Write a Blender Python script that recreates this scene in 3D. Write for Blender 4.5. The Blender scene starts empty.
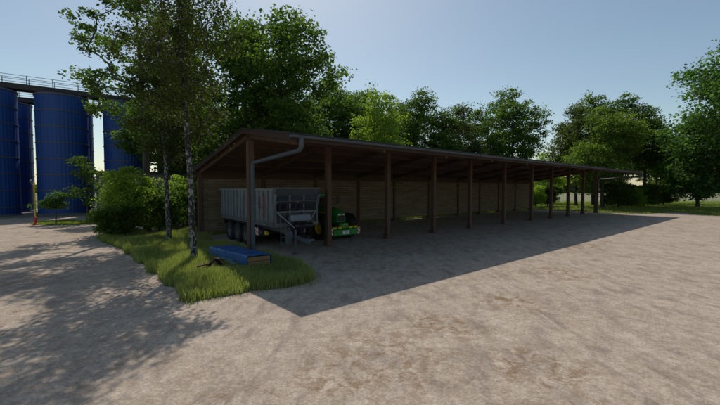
import bpy, math, random
import numpy as np
from mathutils import Vector, Matrix
random.seed(7); RNG = np.random.default_rng(11)
S = bpy.context.scene; COL = S.collection
R = math.radians; PI = math.pi
H = 3.4; F = 350.7; TH = R(2.286)

# ------------------------------------------------------------------ camera
cd = bpy.data.cameras.new('camera'); cam = bpy.data.objects.new('camera', cd); COL.objects.link(cam)
cam.location = (0, 0, H); cam.rotation_euler = (PI/2 - TH, 0, 0)
cd.sensor_width = 36; cd.lens = F/720*36; cd.clip_start = .1; cd.clip_end = 5000
S.camera = cam

def gp(px, py, z=0.0):
    u = (px-360)/F; v = (202.5-py)/F
    dy = math.cos(TH) + math.sin(TH)*v; dz = v*math.cos(TH) - math.sin(TH)
    k = (z-H)/dz
    return Vector((u*k, dy*k, z))

def ray(px, depth, z=0.0):
    """ground point in photo column px at a given forward distance"""
    return Vector(((px-360)/F*depth*1.0, depth, z))

# ------------------------------------------------------------------ materials
def mat(name): 
    m = bpy.data.materials.new(name); m.use_nodes = True
    nt = m.node_tree; return m, nt, nt.nodes, nt.links, nt.nodes['Principled BSDF']

def noise(N, L, scale, detail=4, rough=.55, vec=None, dist=0):
    n = N.new('ShaderNodeTexNoise'); n.inputs['Scale'].default_value = scale
    n.inputs['Detail'].default_value = detail; n.inputs['Roughness'].default_value = rough
    n.inputs['Distortion'].default_value = dist
    if vec is not None: L.new(vec, n.inputs['Vector'])
    return n.outputs['Fac']

def coords(N, L, scale=(1,1,1), rot=(0,0,0), kind='Object'):
    t = N.new('ShaderNodeTexCoord'); m = N.new('ShaderNodeMapping')
    m.inputs['Scale'].default_value = scale; m.inputs['Rotation'].default_value = rot
    L.new(t.outputs[kind], m.inputs['Vector']); return m.outputs['Vector']

def ramp(N, L, fac, stops):
    r = N.new('ShaderNodeValToRGB'); e = r.color_ramp.elements
    while len(e) < len(stops): e.new(.5)
    for i, (p, c) in enumerate(stops):
        e[i].position = p; e[i].color = (*c, 1) if len(c) == 3 else c
    L.new(fac, r.inputs['Fac']); return r.outputs['Color']

def mixc(N, L, fac, a, b, mode='MIX'):
    m = N.new('ShaderNodeMix'); m.data_type = 'RGBA'; m.blend_type = mode
    if isinstance(fac, (int, float)): m.inputs[0].default_value = fac
    else: L.new(fac, m.inputs[0])
    for i, x in ((6, a), (7, b)):
        if isinstance(x, tuple): m.inputs[i].default_value = (*x, 1)
        else: L.new(x, m.inputs[i])
    return m.outputs[2]

def bump(N, L, P, h, strength=.3, dist=.02):
    b = N.new('ShaderNodeBump'); b.inputs['Strength'].default_value = strength; b.inputs['Distance'].default_value = dist
    L.new(h, b.inputs['Height']); L.new(b.outputs['Normal'], P.inputs['Normal'])

def rough_mat(name, c1, c2, scale=6, rough=.8, metal=0, bm=.2, stretch=(1,1,1), mid=(.3,.7), dist=.01):
    m, nt, N, L, P = mat(name)
    v = coords(N, L, stretch); f = noise(N, L, scale, 6, .6, v)
    L.new(ramp(N, L, f, [(mid[0], c1), (mid[1], c2)]), P.inputs['Base Color'])
    P.inputs['Roughness'].default_value = rough; P.inputs['Metallic'].default_value = metal
    if bm: bump(N, L, P, f, bm, dist)
    return m

def leaf_mat(name, c1, c2, trans=.35):
    m, nt, N, L, P = mat(name)
    g = N.new('ShaderNodeNewGeometry'); oi = N.new('ShaderNodeObjectInfo')
    v = coords(N, L); f = noise(N, L, .9, 2, .5, v)
    a = N.new('ShaderNodeMath'); a.operation = 'MULTIPLY_ADD'; L.new(g.outputs['Random Per Island'], a.inputs[0]); a.inputs[1].default_value = .55
    a2 = N.new('ShaderNodeMath'); a2.operation = 'MULTIPLY_ADD'; L.new(f, a2.inputs[0]); a2.inputs[1].default_value = .6; a2.inputs[2].default_value = -.1
    L.new(a2.outputs[0], a.inputs[2])
    c = ramp(N, L, a.outputs[0], [(.1, c1), (.85, c2)])
    hs = N.new('ShaderNodeHueSaturation'); L.new(c, hs.inputs['Color'])
    k = N.new('ShaderNodeMapRange'); L.new(oi.outputs['Random'], k.inputs[0]); k.inputs[3].default_value = .85; k.inputs[4].default_value = 1.12
    L.new(k.outputs[0], hs.inputs['Value'])
    P.inputs['Roughness'].default_value = .62
    P.inputs['Specular IOR Level'].default_value = .15
    L.new(hs.outputs[0], P.inputs['Base Color'])
    t = N.new('ShaderNodeBsdfTranslucent')
    br = N.new('ShaderNodeMix'); br.data_type='RGBA'; br.blend_type='MULTIPLY'; br.inputs[0].default_value=1
    L.new(hs.outputs[0], br.inputs[6]); br.inputs[7].default_value = (1.25, 1.45, .55, 1)
    L.new(br.outputs[2], t.inputs['Color'])
    mx = N.new('ShaderNodeMixShader'); mx.inputs[0].default_value = trans
    L.new(P.outputs[0], mx.inputs[1]); L.new(t.outputs[0], mx.inputs[2])
    L.new(mx.outputs[0], N['Material Output'].inputs['Surface'])
    return m

# yard: pale compacted dirt with brown stains and faint wheel-brushed weave
def yard_material():
    m, nt, N, L, P = mat('packed_pale_dirt')
    v = coords(N, L)
    big = noise(N, L, .35, 5, .6, v, .4)
    midn = noise(N, L, 1.6, 6, .65, v, .3)
    fine = noise(N, L, 14, 6, .7, v)
    vs = coords(N, L, (1.1, .42, 1), (0, 0, R(-28))); streak = noise(N, L, 1.9, 4, .55, vs, .6)
    blot = noise(N, L, 4.2, 7, .68, v, .5)
    base = ramp(N, L, midn, [(.32, (0.295, 0.238, 0.183)), (.5, (0.425, 0.355, 0.282)), (.68, (0.555, 0.474, 0.385))])
    base = mixc(N, L, .45, base, ramp(N, L, blot, [(.36, (0.236, 0.193, 0.157)), (.5, (0.413, 0.351, 0.284)), (.64, (0.637, 0.556, 0.464))]))
    base = mixc(N, L, .35, base, ramp(N, L, big, [(.3, (0.342, 0.278, 0.218)), (.7, (0.496, 0.418, 0.336))]))
    c = mixc(N, L, ramp(N, L, streak, [(.5, (0,0,0)), (.68, (.58,.58,.58))]), base, (.2, .17, .145))
    # brown earth stains in patches
    reg = noise(N, L, .13, 3, .5, coords(N, L, (1, 1.5, 1), (0,0,.5)), .3)
    det = noise(N, L, 2.6, 8, .72, v, .8)
    s1 = ramp(N, L, reg, [(.44, (0,0,0)), (.56, (1,1,1))]); s2 = ramp(N, L, det, [(.46, (0,0,0)), (.6, (.8,.8,.8))])
    # the worn earth patches lie where lorries turn
    geo = N.new('ShaderNodeNewGeometry'); wob = N.new('ShaderNodeTexNoise'); wob.inputs['Scale'].default_value = .9; wob.inputs['Detail'].default_value = 3
    va = N.new('ShaderNodeVectorMath'); va.operation = 'MULTIPLY_ADD'; L.new(wob.outputs['Color'], va.inputs[0]); va.inputs[1].default_value = (1.6, 1.6, 0); L.new(geo.outputs['Position'], va.inputs[2])
    acc = None
    for (cx_, cy_, rr_) in ((.4, 7.0, 1.7), (1.9, 8.7, 1.2), (-.6, 6.2, .9), (3.2, 6.6, 1.2), (4.4, 10.6, 1.1), (8, 14, 1.5), (-12.5, 12.8, 1.6), (13, 21, 2.), (3.0, 4.6, 1.5), (-1.8, 5.2, .9)):
        ds = N.new('ShaderNodeVectorMath'); ds.operation = 'DISTANCE'; L.new(va.outputs[0], ds.inputs[0]); ds.inputs[1].default_value = (cx_+.8, cy_+.8, .008)
        mr = N.new('ShaderNodeMapRange'); L.new(ds.outputs['Value'], mr.inputs[0]); mr.inputs[1].default_value = rr_*1.15; mr.inputs[2].default_value = rr_*.45
        if acc is None: acc = mr.outputs[0]
        else:
            mx = N.new('ShaderNodeMath'); mx.operation = 'MAXIMUM'; L.new(acc, mx.inputs[0]); L.new(mr.outputs[0], mx.inputs[1]); acc = mx.outputs[0]
    weak = mixc(N, L, .3, (0, 0, 0), s1)
    s1 = mixc(N, L, acc, weak, (1., 1., 1.))
    sm = mixc(N, L, 1., s1, s2, 'MULTIPLY')
    c = mixc(N, L, sm, c, (.215, .142, .078))
    # woven roller marks
    w1 = N.new('ShaderNodeTexWave'); w1.inputs['Scale'].default_value = 4.3; w1.inputs['Distortion'].default_value = 2.5; w1.inputs['Detail'].default_value = 3
    L.new(coords(N, L, (1,1,1), (0,0,R(38))), w1.inputs['Vector'])
    w2 = N.new('ShaderNodeTexWave'); w2.inputs['Scale'].default_value = 4.3; w2.inputs['Distortion'].default_value = 2.5; w2.inputs['Detail'].default_value = 3
    L.new(coords(N, L, (1,1,1), (0,0,R(128))), w2.inputs['Vector'])
    ww = mixc(N, L, .5, w1.outputs['Color'], w2.outputs['Color'])
    c = mixc(N, L, .045, c, ww, 'OVERLAY')
    grain = noise(N, L, 55, 3, .7, v)
    c = mixc(N, L, .35, c, ramp(N, L, fine, [(.32, (.15,.15,.15)), (.68, (.85,.85,.85))]), 'OVERLAY')
    c = mixc(N, L, .3, c, ramp(N, L, grain, [(.35, (.2,.2,.2)), (.65, (.8,.8,.8))]), 'OVERLAY')
    c = mixc(N, L, 1., c, (1.09, 1.05, 1.03), 'MULTIPLY')
    L.new(c, P.inputs['Base Color']); P.inputs['Roughness'].default_value = .95; P.inputs['Specular IOR Level'].default_value = .15
    hh = mixc(N, L, .5, midn, fine); hh = mixc(N, L, .03, hh, ww)
    bump(N, L, P, hh, .25, .03)
    return m

def ground_material():
    m, nt, N, L, P = mat('meadow_ground')
    v = coords(N, L)
    f = noise(N, L, .6, 6, .6, v); g = noise(N, L, .02, 4, .5, v, .5)
    a = ramp(N, L, f, [(.3, (.05, .075, .02)), (.55, (.085, .12, .032)), (.75, (.14, .15, .06))])
    b = ramp(N, L, noise(N, L, .05, 5, .6, coords(N, L, (.3, 1.5, 1))), [(.35, (.14, .17, .07)), (.6, (.24, .22, .12))])
    # beyond 85 m the land turns to dry pasture
    sx = N.new('ShaderNodeSeparateXYZ'); L.new(coords(N, L), sx.inputs[0])
    d = N.new('ShaderNodeMapRange'); L.new(sx.outputs['Y'], d.inputs[0]); d.inputs[1].default_value = 74; d.inputs[2].default_value = 90
    L.new(mixc(N, L, d.outputs[0], a, b), P.inputs['Base Color'])
    P.inputs['Roughness'].default_value = 1; bump(N, L, P, f, .5, .1)
    return m

M = {}
M['yard'] = yard_material(); M['ground'] = ground_material()
M['post'] = rough_mat('brown_stained_timber', (.08, .045, .03), (.15, .09, .062), 5, .85, 0, .3, (4, 4, .5))
M['rafter'] = rough_mat('roof_timber', (.06, .034, .022), (.12, .07, .044), 5, .85, 0, .3, (.6, 4, 4))
M['roofmetal'] = rough_mat('dark_roof_sheet', (.018, .018, .02), (.03, .03, .033), 3, .7, 0, .1)
M['zinc'] = rough_mat('grey_blue_zinc', (.06, .075, .092), (.09, .11, .132), 8, .6, .1, .05)
M['birch'] = None
M['fascia'] = rough_mat('dark_stained_fascia', (.032, .02, .014), (.062, .038, .026), 5, .85, 0, .2, (.6, 4, 4))
M['trim'] = rough_mat('dark_grey_paint', (.03, .033, .036), (.05, .053, .058), 9, .5)
M['rubber'] = rough_mat('tyre_rubber', (.012, .012, .013), (.025, .024, .023), 12, .85)
M['rimgrey'] = rough_mat('grey_rim', (.12, .125, .13), (.18, .18, .185), 8, .5, .2)
M['trailer'] = rough_mat('galvanised_silver_sheet', (.15, .17, .195), (.22, .24, .27), 5, .45, .15, .04, (1, 1, .3))
M['trailer_dark'] = rough_mat('trailer_chassis_grey', (.08, .09, .105), (.12, .13, .15), 7, .5, .1)
M['green'] = rough_mat('green_tractor_paint', (.02, .19, .035), (.03, .26, .05), 4, .32, 0, 0)
M['yellow'] = rough_mat('yellow_paint', (.62, .46, .02), (.72, .56, .03), 6, .45, 0, 0)
M['black'] = rough_mat('black_plastic', (.008, .008, .009), (.016, .016, .018), 12, .5, 0, .05)
M['white'] = rough_mat('white_paint', (.7, .7, .68), (.8, .8, .78), 6, .5, 0, 0)
M['red'] = rough_mat('red_paint', (.42, .03, .025), (.55, .045, .035), 8, .5, 0, 0)
M['lens'] = rough_mat('clear_lens', (.55, .57, .6), (.7, .7, .72), 10, .15, .3, 0)
M['navy'] = rough_mat('dark_lettering', (.03, .035, .05), (.04, .045, .06), 6, .5, 0, 0)
M['amber'] = rough_mat('amber_lens', (.5, .3, .02), (.6, .4, .03), 6, .25, 0, 0)
M['silo'] = rough_mat('blue_silo_steel', (.006, .042, .2), (.009, .056, .25), 1.2, .65, 0, .05, (1, 1, .25))
def silo_material():
    m, nt, N, L, P = mat('blue_silo_steel')
    tc = N.new('ShaderNodeTexCoord'); sp = N.new('ShaderNodeSeparateXYZ'); L.new(tc.outputs['Object'], sp.inputs[0])
    at = N.new('ShaderNodeMath'); at.operation = 'ARCTAN2'; L.new(sp.outputs['Y'], at.inputs[0]); L.new(sp.outputs['X'], at.inputs[1])
    ml = N.new('ShaderNodeMath'); ml.operation = 'MULTIPLY'; ml.inputs[1].default_value = 44; L.new(at.outputs[0], ml.inputs[0])
    sn = N.new('ShaderNodeMath'); sn.operation = 'SINE'; L.new(ml.outputs[0], sn.inputs[0])
    f = noise(N, L, 1.2, 6, .6, coords(N, L, (1.6, 1.6, .18))); g = noise(N, L, 3.5, 6, .65, coords(N, L, (2, 2, .3)), .4)
    c = ramp(N, L, f, [(.3, (.008, .054, .23)), (.7, (.014, .075, .30))])
    c = mixc(N, L, ramp(N, L, g, [(.66, (0,0,0)), (.8, (.45,.45,.45))]), c, (.05, .045, .06))
    L.new(c, P.inputs['Base Color']); P.inputs['Roughness'].default_value = .6
    bump(N, L, P, sn.outputs[0], .35, .03); return m
M['silo'] = silo_material()
M['band'] = rough_mat('weathered_steel_band', (.09, .078, .06), (.17, .145, .11), 5, .6, .2, .1)
M['catwalk'] = rough_mat('brown_steel_deck', (.035, .028, .022), (.065, .052, .04), 3, .7, 0, .1)
M['rail'] = rough_mat('galvanised_rail', (.12, .125, .13), (.2, .2, .205), 5, .5, .3, 0)
M['concrete'] = rough_mat('grey_concrete', (.13, .128, .12), (.2, .195, .185), 1.5, .9, 0, .2)
M['slab'] = rough_mat('pale_concrete', (.22, .205, .18), (.33, .31, .275), 1.2, .9, 0, .2)
M['tarp'] = rough_mat('blue_steel_cover', (.014, .085, .27), (.03, .14, .38), 3.2, .42, 0, .12, mid=(.3, .8))
M['plank'] = rough_mat('raw_timber', (.17, .095, .042), (.3, .18, .085), 6, .8, 0, .3, (1, 8, 8))
M['rust'] = rough_mat('rusty_iron', (.05, .024, .014), (.14, .06, .035), 9, .9, .1, .4)
M['teal'] = rough_mat('worn_teal_paint', (.05, .13, .12), (.16, .24, .22), 9, .7, 0, .3)
M['brick'] = rough_mat('broken_brick', (.13, .06, .045), (.22, .11, .085), 9, .9, 0, .4)
M['barkdark'] = rough_mat('grey_brown_bark', (.045, .036, .028), (.12, .10, .08), 5, .95, 0, .8, (3, 3, .6), dist=.05)
M['grass'] = leaf_mat('grass_blade', (.20, .22, .08), (.43, .44, .19), .5)
M['drygrass'] = leaf_mat('verge_grass', (.18, .22, .05), (.38, .40, .13), .5)
M['oak'] = leaf_mat('oak_leaf', (.055, .10, .024), (.155, .235, .052), .5)
M['bright'] = leaf_mat('bright_leaf', (.17, .25, .04), (.36, .45, .10), .58)
M['mid'] = leaf_mat('mid_leaf', (.10, .16, .035), (.24, .32, .075), .54)
M['dull'] = leaf_mat('dull_leaf', (.07, .10, .03), (.165, .19, .065), .48)
M['birchleaf'] = leaf_mat('birch_leaf', (.04, .055, .018), (.105, .13, .038), .42)
M['bluegreen'] = leaf_mat('cool_green_leaf', (.055, .12, .038), (.14, .24, .078), .52)

def birch_bark():
    m, nt, N, L, P = mat('birch_bark')
    f = noise(N, L, 3.2, 6, .65, coords(N, L, (2.2, 2.2, 1.5)), .8)
    f2 = noise(N, L, 5, 3, .5, coords(N, L, (1, 1, 7)))
    c = ramp(N, L, f, [(.5, (.022, .02, .018)), (.56, (.3, .285, .26)), (.8, (.5, .48, .45))])
    c = mixc(N, L, ramp(N, L, f2, [(.6, (0,0,0)), (.66, (.9,.9,.9))]), c, (.04, .035, .03))
    L.new(c, P.inputs['Base Color']); P.inputs['Roughness'].default_value = .8; bump(N, L, P, f, .5, .02)
    return m
M['birch'] = birch_bark()

def wall_material():
    m, nt, N, L, P = mat('weathered_wall_boards')
    v = coords(N, L, (1, 1, 1), (PI/2, 0, 0))
    b = N.new('ShaderNodeTexBrick'); L.new(v, b.inputs['Vector'])
    b.inputs['Scale'].default_value = 1; b.inputs['Brick Width'].default_value = 1.25; b.inputs['Row Height'].default_value = .17
    b.inputs['Mortar Size'].default_value = .012; b.offset = .5
    b.inputs['Color1'].default_value = (.175, .133, .085, 1); b.inputs['Color2'].default_value = (.245, .19, .122, 1); b.inputs['Mortar'].default_value = (.045, .034, .022, 1)
    n = noise(N, L, 3, 6, .6, coords(N, L, (1.2, 1, 9)))
    c = mixc(N, L, .55, b.outputs['Color'], ramp(N, L, n, [(.3, (.3,.3,.3)), (.7, (.7,.7,.7))]), 'OVERLAY')
    L.new(c, P.inputs['Base Color']); P.inputs['Roughness'].default_value = .9
    bump(N, L, P, b.outputs['Fac'], -.6, .02); return m
M['wall'] = wall_material()

def board_material():
    m, nt, N, L, P = mat('roof_deck_boards')
    w = N.new('ShaderNodeTexWave'); w.bands_direction = 'Y'; w.inputs['Scale'].default_value = 1.35; w.inputs['Distortion'].default_value = 0; w.wave_profile = 'SAW'
    L.new(coords(N, L), w.inputs['Vector'])
    n = noise(N, L, 3, 5, .6, coords(N, L, (.7, 6, 6)))
    c = ramp(N, L, n, [(.3, (.09, .053, .036)), (.7, (.16, .098, .066))])
    c = mixc(N, L, ramp(N, L, w.outputs['Fac'], [(.0, (1,1,1)), (.1, (0,0,0))]), c, (.02, .012, .008))
    L.new(c, P.inputs['Base Color']); P.inputs['Roughness'].default_value = .9
    bump(N, L, P, w.outputs['Fac'], .3, .02); return m
M['deck'] = board_material()

def warning_material():
    m, nt, N, L, P = mat('red_white_diagonal')
    w = N.new('ShaderNodeTexWave'); w.bands_direction = 'DIAGONAL'; w.inputs['Scale'].default_value = 2.6; w.inputs['Distortion'].default_value = 0
    L.new(coords(N, L), w.inputs['Vector'])
    c = ramp(N, L, w.outputs['Fac'], [(.49, (.6, .03, .03)), (.51, (.75, .74, .72))])
    L.new(c, P.inputs['Base Color']); P.inputs['Roughness'].default_value = .4; return m
M['warning'] = warning_material()

def glass_material():
    m, nt, N, L, P = mat('cab_glass')
    P.inputs['Base Color'].default_value = (.75, .82, .8, 1); P.inputs['Roughness'].default_value = .03
    P.inputs['Transmission Weight'].default_value = 1; P.inputs['IOR'].default_value = 1.05
    P.inputs['Specular IOR Level'].default_value = .8
    return m
M['glass'] = glass_material()

# ------------------------------------------------------------------ mesh builder
class MB:
    def __init__(s): s.v = []; s.f = []; s.smooth = []
    def add(s, vs, fs, sm=False):
        o = len(s.v); s.v += [tuple(p) for p in vs]; s.f += [tuple(i+o for i in f) for f in fs]; s.smooth += [sm]*len(fs); return s
    def box(s, a, b, M4=None, bev=0):
        x0, y0, z0 = a; x1, y1, z1 = b
        if bev:
            k = bev; vs = []
            # chamfered box: 24 vertices
            for sx, X, dx in ((0, x0, k), (1, x1, -k)):
                for sy, Y, dy in ((0, y0, k), (1, y1, -k)):
                    for sz, Z, dz in ((0, z0, k), (1, z1, -k)):
                        vs += [Vector((X, Y+dy, Z+dz)), Vector((X+dx, Y, Z+dz)), Vector((X+dx, Y+dy, Z))]
            idx = lambda sx, sy, sz, c: (sx*4+sy*2+sz)*3+c
            fs = []
            fs += [[idx(q, 0, 0, 0), idx(q, 1, 0, 0), idx(q, 1, 1, 0), idx(q, 0, 1, 0)] for q in (0, 1)]
            fs += [[idx(0, q, 0, 1), idx(1, q, 0, 1), idx(1, q, 1, 1), idx(0, q, 1, 1)] for q in (0, 1)]
            fs += [[idx(0, 0, q, 2), idx(1, 0, q, 2), idx(1, 1, q, 2), idx(0, 1, q, 2)] for q in (0, 1)]
            for a_ in (0, 1):
                for b_ in (0, 1):
                    fs.append([idx(a_, b_, 0, 0), idx(a_, b_, 1, 0), idx(a_, b_, 1, 1), idx(a_, b_, 0, 1)])
                    fs.append([idx(a_, 0, b_, 0), idx(a_, 1, b_, 0), idx(a_, 1, b_, 2), idx(a_, 0, b_, 2)])
                    fs.append([idx(0, a_, b_, 1), idx(1, a_, b_, 1), idx(1, a_, b_, 2), idx(0, a_, b_, 2)])
            for c in range(8): fs.append([c*3, c*3+1, c*3+2])
        else:
            vs = [Vector(p) for p in ((x0,y0,z0),(x1,y0,z0),(x1,y1,z0),(x0,y1,z0),(x0,y0,z1),(x1,y0,z1),(x1,y1,z1),(x0,y1,z1))]
            fs = [(3,2,1,0),(4,5,6,7),(0,1,5,4),(1,2,6,5),(2,3,7,6),(3,0,4,7)]
        if M4 is not None: vs = [M4 @ p for p in vs]
        return s.add(vs, fs)
    def beam(s, p, q, w, h, up=(0,0,1)):
        p = Vector(p); q = Vector(q); d = (q-p).normalized(); up = Vector(up)
        side = d.cross(up).normalized(); up2 = side.cross(d)
        vs = [c + side*a*w/2 + up2*b*h/2 for c in (p, q) for a, b in ((-1,-1),(1,-1),(1,1),(-1,1))]
        return s.add(vs, [(0,1,2,3),(7,6,5,4),(0,4,5,1),(1,5,6,2),(2,6,7,3),(3,7,4,0)])
    def tube(s, pts, rad, n=10, cap=True):
        pts = [Vector(p) for p in pts]
        if not isinstance(rad, (list, tuple)): rad = [rad]*len(pts)
        vs = []; fs = []; ref = None
        for i, p in enumerate(pts):
            d = (pts[min(i+1, len(pts)-1)] - pts[max(i-1, 0)]).normalized()
            if ref is None: ref = Vector((0,0,1)) if abs(d.z) < .9 else Vector((1,0,0))
            a = d.cross(ref).normalized(); b = a.cross(d); ref = b
            for k in range(n):
                t = 2*PI*k/n; vs.append(p + (a*math.cos(t) + b*math.sin(t))*rad[i])
        for i in range(len(pts)-1):
            for k in range(n):
                fs.append((i*n+k, i*n+(k+1)%n, (i+1)*n+(k+1)%n, (i+1)*n+k))
        if cap: fs.append(tuple(range(n))[::-1]); fs.append(tuple(range((len(pts)-1)*n, len(pts)*n)))
        return s.add(vs, fs, True)
    def lathe(s, prof, n=32, M4=None, a0=0, a1=2*PI):
        """prof: list of (radius, axial) around local z"""
        full = abs(a1-a0-2*PI) < 1e-6; m = n if full else n+1; vs = []; fs = []
        for r, z in prof:
            for k in range(m):
                t = a0+(a1-a0)*k/n; vs.append(Vector((r*math.cos(t), r*math.sin(t), z)))
        for i in range(len(prof)-1):
            for k in range(n):
                k2 = (k+1) % m; fs.append((i*m+k, i*m+k2, (i+1)*m+k2, (i+1)*m+k))
        if M4 is not None: vs = [M4 @ p for p in vs]
        return s.add(vs, fs, True)
    def prism(s, poly, y0, y1, M4=None):
        """poly in the xz plane extruded along y"""
        n = len(poly); vs = [Vector((x, y, z)) for y in (y0, y1) for x, z in poly]
        fs = [tuple(range(n)), tuple(range(2*n-1, n-1, -1))] + [(i, i+n, (i+1)%n+n, (i+1)%n) for i in range(n)]
        if M4 is not None: vs = [M4 @ p for p in vs]
        return s.add(vs, fs)
    def build(s, name, m, parent=None, loc=None):
        me = bpy.data.meshes.new(name); me.from_pydata(s.v, [], s.f); me.validate(); me.update()
        me.polygons.foreach_set('use_smooth', s.smooth[:len(me.polygons)] if len(s.smooth) >= len(me.polygons) else [False]*len(me.polygons))
        me.materials.append(m)
        o = bpy.data.objects.new(name, me); COL.objects.link(o)
        if any(s.smooth):
            try: me.set_sharp_from_angle(angle=R(35))
            except Exception: pass
        if parent: o.parent = parent
        if loc is not None: o.location = loc
        import bmesh
        bm = bmesh.new(); bm.from_mesh(me); bmesh.ops.recalc_face_normals(bm, faces=bm.faces); bm.to_mesh(me); bm.free()
        return o

def tag(o, label=None, cat=None, group=None, kind=None):
    for k, v in (('label', label), ('category', cat), ('group', group), ('kind', kind)):
        if v: o[k] = v
    return o

def thing(name, label, cat, loc=(0,0,0), rz=0, group=None):
    o = bpy.data.objects.new(name, None); COL.objects.link(o); o.location = loc; o.rotation_euler = (0, 0, rz)
    o.empty_display_size = .3
    return tag(o, label, cat, group)

def copy_tree(o, parent=None):
    c = o.copy(); COL.objects.link(c); c.parent = parent
    for ch in [x for x in bpy.data.objects if x.parent == o]: copy_tree(ch, c)
    return c

def np_mesh(name, V, Fq, m, parent=None, smooth=False):
    """fast quad mesh from arrays"""
    me = bpy.data.meshes.new(name); nq = len(Fq); k = Fq.shape[1]
    me.vertices.add(len(V)); me.vertices.foreach_set('co', V.astype(np.float32).ravel())
    me.loops.add(nq*k); me.loops.foreach_set('vertex_index', Fq.astype(np.int32).ravel())
    me.polygons.add(nq); me.polygons.foreach_set('loop_start', np.arange(0, nq*k, k, dtype=np.int32))
    me.update(calc_edges=True); me.materials.append(m)
    if smooth: me.polygons.foreach_set('use_smooth', np.ones(nq, bool))
    o = bpy.data.objects.new(name, me); COL.objects.link(o)
    if parent: o.parent = parent
    return o

def text_mesh(body, size, m, name, parent, loc, rot, sx=1, depth=.004):
    cu = bpy.data.curves.new('lettering', 'FONT'); cu.body = body; cu.size = size; cu.extrude = depth; cu.align_x = 'CENTER'; cu.align_y = 'CENTER'
    t = bpy.data.objects.new('lettering_source', cu); COL.objects.link(t)
    dg = bpy.context.evaluated_depsgraph_get(); dg.update()
    me = bpy.data.meshes.new_from_object(t.evaluated_get(dg)); bpy.data.objects.remove(t); bpy.data.curves.remove(cu)
    me.name = name; me.materials.clear(); me.materials.append(m)
    o = bpy.data.objects.new(name, me); COL.objects.link(o); o.parent = parent; o.location = loc; o.rotation_euler = rot; o.scale = (sx, 1, 1)
    return o

# ------------------------------------------------------------------ ground
def sheet(name, pts, z, m, sub=0):
    mb = MB(); mb.add([(x, y, z) for x, y in pts], [tuple(range(len(pts)))]); o = mb.build(name, m)
    o.data.polygons[0].use_smooth = False
    return tag(o, kind='structure')

# shed frame
VPX = 790
dirL = Vector((VPX-360, F, 0)).normalized(); U = dirL; Nn = Vector((dirL.y, -dirL.x, 0))
F0 = gp(249, 255.9); RZ = math.atan2(U.y, U.x)
WID = 2.69*H; OVER = 1.446*H
SP = [.12, 4.82, 9.64, 14.46, 19.28, 24.88, 30.48, 35.3, 40.12, 44.94, 49.76]; LEN = SP[-1]
def shed_pt(s, a, z=0): return F0 + U*s + Nn*a + Vector((0, 0, z))

sheet('ground', [(-2500, -200), (2500, -200), (2500, 2500), (-2500, 2500)], 0, M['ground'])
wl = shed_pt(-.5, -WID-.25); wr = shed_pt(LEN+.4, -WID-.25)
far = [gp(600, 212.6), gp(628, 213.6), gp(650, 213.9), gp(672, 212.6), gp(684, 212.8), gp(700, 215), gp(722, 216.3)]
yp = [(90, -30), (-90, -30), (-90, 58), (-24, 58), (-19, 40), (wl.x-2.6, wl.y+2.2), (wl.x, wl.y), (wr.x, wr.y)]
yp += [(p.x, p.y) for p in far] + [(90, 50)]
def grid_sheet(name, poly, z, m):
    return sheet(name, poly, z, m)
grid_sheet('dirt_yard', yp, .008, M['yard'])
# concrete pad below the silos, its darker grey standing in for their shadow
sil_u = Vector((880-360, F, 0)).normalized(); sil_n = Vector((-sil_u.y, sil_u.x, 0))
C2 = Vector((math.sin(R(-40.06)), math.cos(R(-40.06)), 0))*17.44*H; SR = 2.66
pad = MB()
a = C2 - sil_u*22 - sil_n*3.6; b_ = C2 + sil_u*32 - sil_n*3.6; c_ = b_ + sil_n*16; d_ = a + sil_n*16
pad.add([(*p.xy, z) for z in (0, .16) for p in (a, b_, c_, d_)], [(3,2,1,0),(4,5,6,7),(0,1,5,4),(1,2,6,5),(2,3,7,6),(3,0,4,7)])
tag(pad.build('silo_pavement', M['concrete']), kind='structure')

# low distant rise beyond the meadow
def ridge(name, y, x0, x1, h, m, dep):
    n = 60; vs = []; fs = []
    for i in range(n+1):
        x = x0+(x1-x0)*i/n; hh = h*(.55+.45*math.sin(i*.31+y)*math.sin(i*.113+1.3))+.5
        vs += [(x, y, 0), (x, y+dep*.5, hh), (x, y+dep, 0)]
    for i in range(n):
        for k in range(2): a = i*3+k; fs.append((a, a+3, a+4, a+1))
    o = MB().add(vs, fs, True).build(name, m); return tag(o, kind='structure')
M['hill'] = rough_mat('dry_hill', (.2, .18, .115), (.3, .26, .17), .02, 1, 0, 0)
ridge('hill', 420, -1500, 900, 9, M['hill'], 500)

# ------------------------------------------------------------------ grass
def in_poly(P, poly):
    x, y = P[:, 0], P[:, 1]; ins = np.zeros(len(P), bool); n = len(poly)
    for i in range(n):
        x0, y0 = poly[i]; x1, y1 = poly[(i+1) % n]
        c = ((y0 > y) != (y1 > y)) & (x < (x1-x0)*(y-y0)/(y1-y0+1e-12)+x0); ins ^= c
    return ins

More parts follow.
